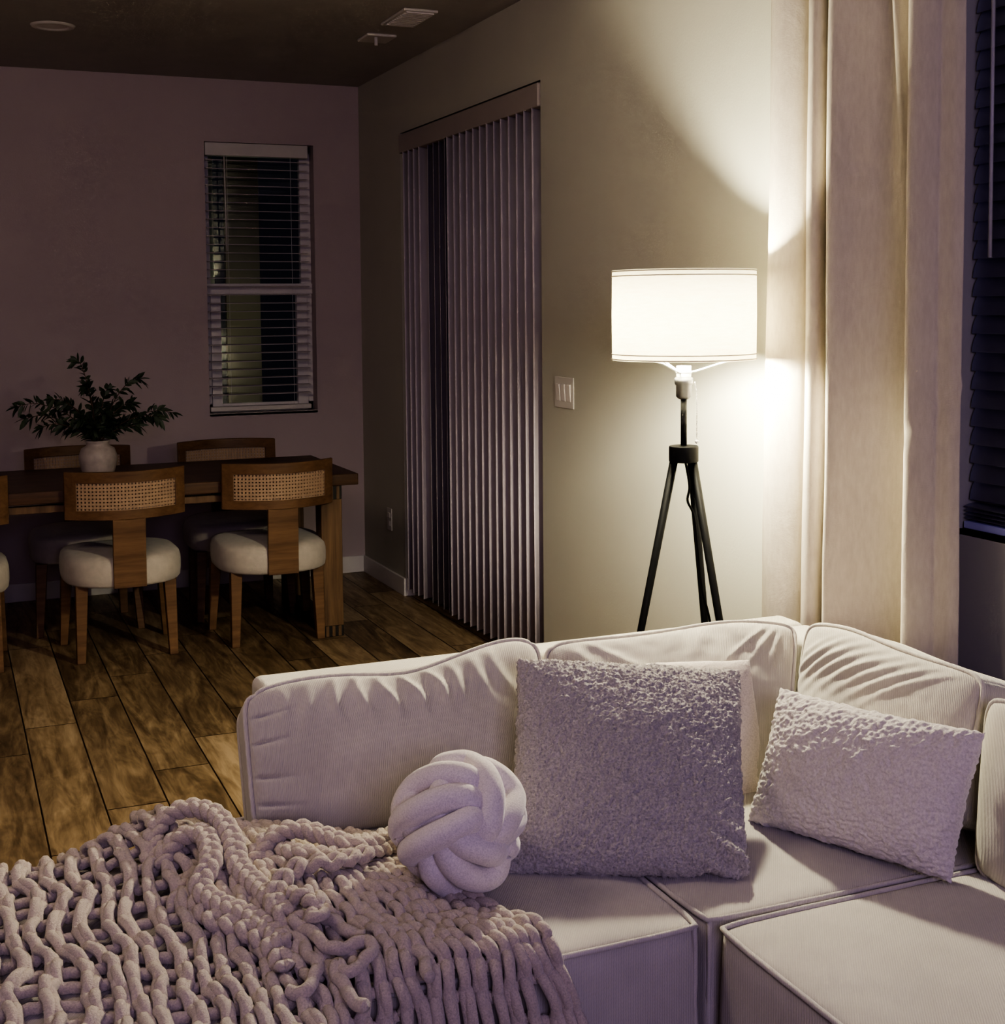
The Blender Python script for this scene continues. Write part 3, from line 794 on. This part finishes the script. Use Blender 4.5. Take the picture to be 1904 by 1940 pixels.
# bunched folds: the mound, the roll along the back cushion and the loops in front of it
rope([wp(285, 1650, .50), wp(290, 1590, .535), wp(310, 1550, .56), wp(360, 1530, .575), wp(410, 1545, .57), wp(440, 1590, .55), wp(452, 1640, .53), wp(490, 1680, .52), wp(540, 1730, .515)])
rope([wp(300, 1640, .51), wp(335, 1590, .545), wp(385, 1580, .555), wp(400, 1630, .54), wp(380, 1680, .52), wp(420, 1715, .51), wp(480, 1740, .505), wp(540, 1790, .50)])
rope([wp(330, 1625, .50), wp(375, 1640, .50), wp(355, 1680, .50), wp(330, 1720, .49)], strands=2, amp=.009)
rope([wp(430, 1655, .51), wp(480, 1625, .52), wp(510, 1590, .54), wp(560, 1570, .55), wp(620, 1585, .54), wp(670, 1600, .53), wp(745, 1582, .51)])
rope([wp(455, 1600, .50), wp(500, 1580, .50), wp(545, 1612, .53), wp(600, 1620, .53), wp(660, 1620, .52), wp(745, 1600, .50)])
rope([wp(700, 1615, .525), wp(630, 1632, .54), wp(570, 1640, .54), wp(530, 1675, .53), wp(525, 1720, .52), wp(560, 1745, .515), wp(600, 1735, .53), wp(590, 1700, .54), wp(550, 1695, .53)], strands=2, amp=.0095)
rope([wp(560, 1750, .51), wp(600, 1775, .515), wp(640, 1800, .51), wp(690, 1780, .51), wp(700, 1810, .505), wp(665, 1840, .50), wp(640, 1830, .50), wp(650, 1870, .49), wp(690, 1910, .485)], strands=1, amp=.003, r=.0105)
rope([wp(470, 1700, .50), wp(520, 1745, .50), wp(575, 1790, .50), wp(600, 1840, .495), wp(580, 1875, .49), wp(545, 1880, .485)], strands=1, amp=.003, r=.0105)
rope([wp(660, 1650, .50), wp(665, 1700, .505), wp(700, 1735, .50), wp(760, 1775, .495), wp(800, 1815, .49), wp(815, 1850, .485)], strands=1, amp=.003, r=.0102)
rope([wp(360, 1690, .50), wp(400, 1740, .50), wp(460, 1760, .50), wp(520, 1800, .495), wp(540, 1840, .49)], strands=2, amp=.009)
rope([wp(600, 1720, .52), wp(640, 1755, .51), wp(690, 1775, .505)], strands=1, amp=.003, r=.0105)
tag(yb.build('knit_blanket', YARN, smooth=True), 'chunky blush-beige arm-knit blanket bunched over the chaise and sofa edge', 'blanket')

# ------------------------------------------------------------------ dining set
TX1, TY0, TY1, TZ = 1.752, 5.865, 6.70, .75
tb = tag(empty('dining_table', (.65, 6.28, 0)), 'long dark brown wooden dining table with thick box-jointed end legs', 'table')
def kt(o): return keepworld(o, tb)
TX0 = -.45
kt(MB().box(TX0, TX1, TY0, TY1, TZ-.052, TZ).build('tabletop', T_TOP, bevel=.004))
kt(MB().box(TX0+.15, 1.56, TY0+.03, TY0+.07, .655, .686).build('apron', T_LEG, bevel=.002))
kt(MB().box(TX0+.15, 1.56, TY1-.07, TY1-.03, .655, .686).build('apron', T_LEG, bevel=.002))
for xa in (1.578, TX0+.1):
    xb = xa+.098
    for (ya, yb_) in ((TY0+.015, TY0+.115), (TY1-.115, TY1-.015)):
        lg = kt(MB().box(xa, xb, ya, yb_, .05, .635).build('leg', T_LEG, bevel=.003))
    kt(MB().box(xa, xb, TY0+.015, TY1-.015, .635, .698).build('top_rail', T_DARK, bevel=.002))
    kt(MB().box(xa, xb, TY0+.015, TY1-.015, 0, .05).build('foot_rail', T_DARK, bevel=.002))
    for zj0, zj1 in ((0.002, .05), (.635, .695)):
        f = MB()
        for q in range(3): f.box(xa+.014+q*.029, xa+.028+q*.029, TY0+.0125, TY0+.06, zj0, zj1)
        kt(f.build('box_joint', T_LEG))

def make_chair():
    r = empty('dining_chair')
    # curved backrest frame: local y grows toward the table
    def cy(x): return -.335+.105*(x/.25)**2
    def slab(x0, x1, z0, z1, th, n=16, name='back_frame'):
        b = MB(); v = []
        for i in range(n+1):
            x = x0+(x1-x0)*i/n; y = cy(x)
            for (dy, z) in ((0, z0), (th, z0), (th, z1), (0, z1)): v.append((x, y+dy+(z-.63)*-.05, z))
        f = [(i*4+k, (i+1)*4+k, (i+1)*4+(k+1) % 4, i*4+(k+1) % 4) for i in range(n) for k in range(4)]+[(0, 1, 2, 3), (n*4+3, n*4+2, n*4+1, n*4)]
        return v, f
    b = MB()
    for a in ((-.25, .25, .785, .832), (-.25, .25, .628, .668), (-.25, -.205, .665, .788), (.205, .25, .665, .788)):
        b.add(*slab(*a, .026))
    fixn(b.build('back_frame', CH_OAK, r, bevel=.003))
    c = MB(); zt, zb = .787, .666
    nxs = 29; nzs = 8
    for i in range(nxs+1):
        x = -.206+.412*i/nxs; y = cy(x)+.009
        for off in (-.0024, .0024):
            c.bar((x+off, y, zb), (x+off, y-.006, zt), .0042, None, .0016)
    for j in range(nzs+1):
        z = zb+(zt-zb)*j/nzs
        for off in (-.0024, .0024):
            v, f = slab(-.208, .208, z+off-.0021, z+off+.0021, .0016, 12); c.add([(p[0], p[1]+.0075, p[2]) for p in v], f)
    c.build('cane_panel', CANE, r)
    # wide splat from the back frame down behind the seat
    v = []
    for (z, dy, th) in ((.64, 0, .022), (.55, .004, .02), (.46, .010, .02), (.39, .012, .02), (.335, .012, .02)):
        for (x, d) in ((-.068, 0), (.068, 0), (.068, th), (-.068, th)): v.append((x, -.334+dy+d+.006*(abs(x) > .05), z))
    f = [(i*4+k, i*4+(k+1) % 4, (i+1)*4+(k+1) % 4, (i+1)*4+k) for i in range(4) for k in range(4)]+[(3, 2, 1, 0), (16, 17, 18, 19)]
    b = MB().add(v, f); fixn(b.build('splat', CH_OAK, r, bevel=.003))
    # upholstered seat: thick, D-shaped with a rounded rear
    b = MB(); n = 48; rings = []
    def outline(k, q):
        a = 2*math.pi*k/n; cx_, sy_ = math.cos(a), math.sin(a)
        p_ = 2.4 if sy_ < 0 else 4.0
        rr = (abs(cx_)**p_+abs(sy_)**p_)**(-1/p_)
        return Vector((.252*rr*cx_*q, -.045+.262*rr*sy_*q, 0))
    prof_ = [(.80, .335), (.955, .336), (.985, .345), (.998, .37), (1.0, .40), (.995, .425), (.975, .445), (.93, .457), (.85, .463), (.6, .470), (.3, .474), (.02, .475)]
    for q, z in prof_:
        for k in range(n):
            p = outline(k, q); b.v.append((p.x, p.y, z))
    for i in range(len(prof_)-1):
        for k in range(n): b.f.append((i*n+k, i*n+(k+1) % n, (i+1)*n+(k+1) % n, (i+1)*n+k))
    b.f.append(tuple(range(n))[::-1]); b.f.append(tuple((len(prof_)-1)*n+k for k in range(n)))
    b.build('seat', SEATF, r, smooth=True)
    for sx in (-1, 1):
        MB().bar((sx*.195, -.185, 0), (sx*.185, -.175, .34), .036, .052, .034, .05).build('leg', CH_OAK, r, bevel=.003)
        MB().bar((sx*.228, .19, 0), (sx*.21, .165, .34), .032, .05, .032, .05).build('leg', CH_OAK, r, bevel=.003)
    return r
ch0 = make_chair()
def dup(root):
    r = root.copy(); COL.objects.link(r)
    for c_ in list(root.children):
        d = c_.copy(); COL.objects.link(d); d.parent = r
    return r
spots = [(1.370, 6.065, .0, 'cane-back dining chair nearest the right end of the table, back to the viewer'),
         (.706, 6.065, .02, 'cane-back dining chair in front of the vase, back to the viewer'),
         (-.008, 6.065, 0, 'dining chair cut off at the left edge, only a sliver of its pale seat showing'),
         (1.345, 6.62, math.pi, 'cane-back dining chair across the table, below the window'),
         (.612, 6.62, math.pi, 'cane-back dining chair across the table, behind the vase')]
for i, (x, y, rz, lb) in enumerate(spots):
    c_ = ch0 if i == 0 else dup(ch0)
    c_.location = (x, y, 0); c_.rotation_euler = (0, 0, rz); tag(c_, lb, 'chair', 'cane-back dining chairs around the table')

# vase and branches
vx, vy = .640, 6.19
vs = MB().lathe([(.048, 0), (.062, .004), (.073, .04), (.083, .085), (.083, .11), (.072, .140), (.050, .152), (.050, .166), (.056, .174), (.050, .176), (.044, .168), (.040, .14)], (0, 0, 0), 40, caps=False)
vs.f.append(tuple(range(40))[::-1])
tag(vs.build('vase', CERAM, smooth=True, loc=(vx, vy, TZ)), 'round white ceramic vase on the dining table holding leafy branches', 'vase')
br = tag(empty('leafy_branches', (vx, vy, TZ)), 'spray of dark green olive-like branches in the white vase', 'plant')
random.seed(21)
def leaf(b, p, d, L, w):
    d = d.normalized(); s_ = d.cross(Vector((random.uniform(-1, 1), random.uniform(-1, 1), random.uniform(.2, 1)))).normalized(); n_ = s_.cross(d)
    P_ = [(0, .12), (.2, .75), (.45, 1), (.75, .72), (1, .04)]; v = []
    for t, ww in P_:
        c_ = p+d*L*t-Vector((0, 0, 1))*L*.18*t*t
        v += [c_-s_*w*ww+n_*w*.3*ww, c_-n_*0, c_+s_*w*ww+n_*w*.3*ww]
    f = [(i*3+k, i*3+k+1, (i+1)*3+k+1, (i+1)*3+k) for i in range(4) for k in range(2)]
    b.add(v, f)
tips = [(-.335, -.03, .34), (-.30, .05, .28), (-.19, -.08, .37), (-.08, .02, .53), (-.05, -.06, .42), (.06, .05, .40), (.19, .0, .445), (.14, -.08, .34), (.335, .02, .285), (.26, -.06, .27), (-.24, -.1, .25), (.02, -.12, .30), (.10, .12, .32), (-.12, .12, .33), (.05, -.03, .26), (-.07, -.05, .28), (.11, .03, .25), (-.14, .04, .24), (.0, .06, .33), (-.03, -.13, .24), (.17, -.05, .24)]
for tx, ty, tz in tips:
    hor = math.hypot(tx, ty)
    mid = Vector((tx*.38, ty*.38, .17+(tz-.17)*(.62 if hor < .22 else .75)))
    pth = cr_spline([Vector((random.uniform(-.01, .01), random.uniform(-.01, .01), .02)), Vector((tx*.07, ty*.07, .175)), mid, Vector((tx*.75, ty*.75, tz*.97+(.02 if hor > .22 else 0))), Vector((tx, ty, tz))], 8)
    st = MB().tube(pth, [.0028*(1-.6*i/len(pth)) for i in range(len(pth))], 6)
    lf = MB(); n = len(pth)
    for i in range(9, n):
        if i % 1 == 0:
            t = (pth[min(i+1, n-1)]-pth[i-1]).normalized()
            for sgn in (1, -1):
                if random.random() < .30: continue
                sd = t.cross(Vector((random.uniform(-.4, .4), 1, random.uniform(-.5, .5)))).normalized()*sgn
                sd += Vector((random.uniform(-.5, .5), random.uniform(-.9, .9), random.uniform(-.6, .5)))
                leaf(lf, pth[i], t*.75+sd*random.uniform(.5, 1.1), random.uniform(.030, .062), random.uniform(.0065, .0115))
    leaf(lf, pth[-1], pth[-1]-pth[-2], .05, .007)
    so = st.build('stem', TWIG, br, smooth=True)
    lo = lf.build('leaves', LEAF, so, smooth=True); lo['kind'] = 'stuff'

# ------------------------------------------------------------------ outside, seen through the far window
SIDING = plain('tan_siding', (.45, .40, .28, 1), .9, var=.05)
nb = tag(empty('neighbouring_house', (3.2, 11.5, 0)), 'tan wall of the house next door, dimly lit beyond the narrow window', 'house')
nh = MB(); a0, a1 = at(430, 600, y=11.0), at(494, 600, y=11.0)
nh.box(a0.x, a1.x, 11.0, 11.06, -.2, 4.2)
keepworld(nh.build('wall', SIDING), nb)
a2 = at(408, 600, y=10.8)
keepworld(MB().box(a2.x-.9, a2.x, 10.8, 10.86, -.2, 4.2).build('corner_board', plain('pale_corner_board', (.5, .52, .42, 1), .8)), nb)

# ------------------------------------------------------------------ light
def area(name, loc, target, sx, sy, power, color):
    l = bpy.data.lights.new(name, 'AREA'); l.shape = 'RECTANGLE'; l.size = sx; l.size_y = sy; l.energy = power; l.color = color
    o = bpy.data.objects.new(name, l); COL.objects.link(o); o.location = loc
    d = Vector(target)-Vector(loc); o.rotation_euler = d.to_track_quat('-Z', 'Y').to_euler(); return o
area('screen_glow', (.15, -1.2, 1.9), (.7, 2.4, .5), 1.4, .9, 18, (.70, .56, 1.0))
area('warm_fill', (-.5, 2.9, 2.66), (.5, 4.9, .0), 1.0, .6, 15, (1.0, .83, .66))  # added warm fill for the dining side and floor, no kitchen behind it
p = bpy.data.lights.new('outside_fill', 'POINT'); p.energy = 1.2; p.color = (.95, 1, .75); p.shadow_soft_size = .1  # added point light to brighten the wall outside, no fixture there
po = bpy.data.objects.new('outside_fill', p); COL.objects.link(po); po.location = (a2.x+.15, 10.2, 1.2)

wd = bpy.data.worlds.new('night'); sc.world = wd; wd.use_nodes = True
wd.node_tree.nodes['Background'].inputs[0].default_value = (.25, .3, .5, 1); wd.node_tree.nodes['Background'].inputs[1].default_value = .01
sc.view_settings.view_transform = 'AgX'; sc.view_settings.look = 'AgX - High Contrast'; sc.view_settings.exposure = .85
cy_ = sc.cycles
cy_.max_bounces = 5; cy_.diffuse_bounces = 3; cy_.glossy_bounces = 2; cy_.transmission_bounces = 4; cy_.transparent_max_bounces = 6
cy_.use_adaptive_sampling = True; cy_.adaptive_threshold = .06; cy_.adaptive_min_samples = 16; cy_.use_denoising = True
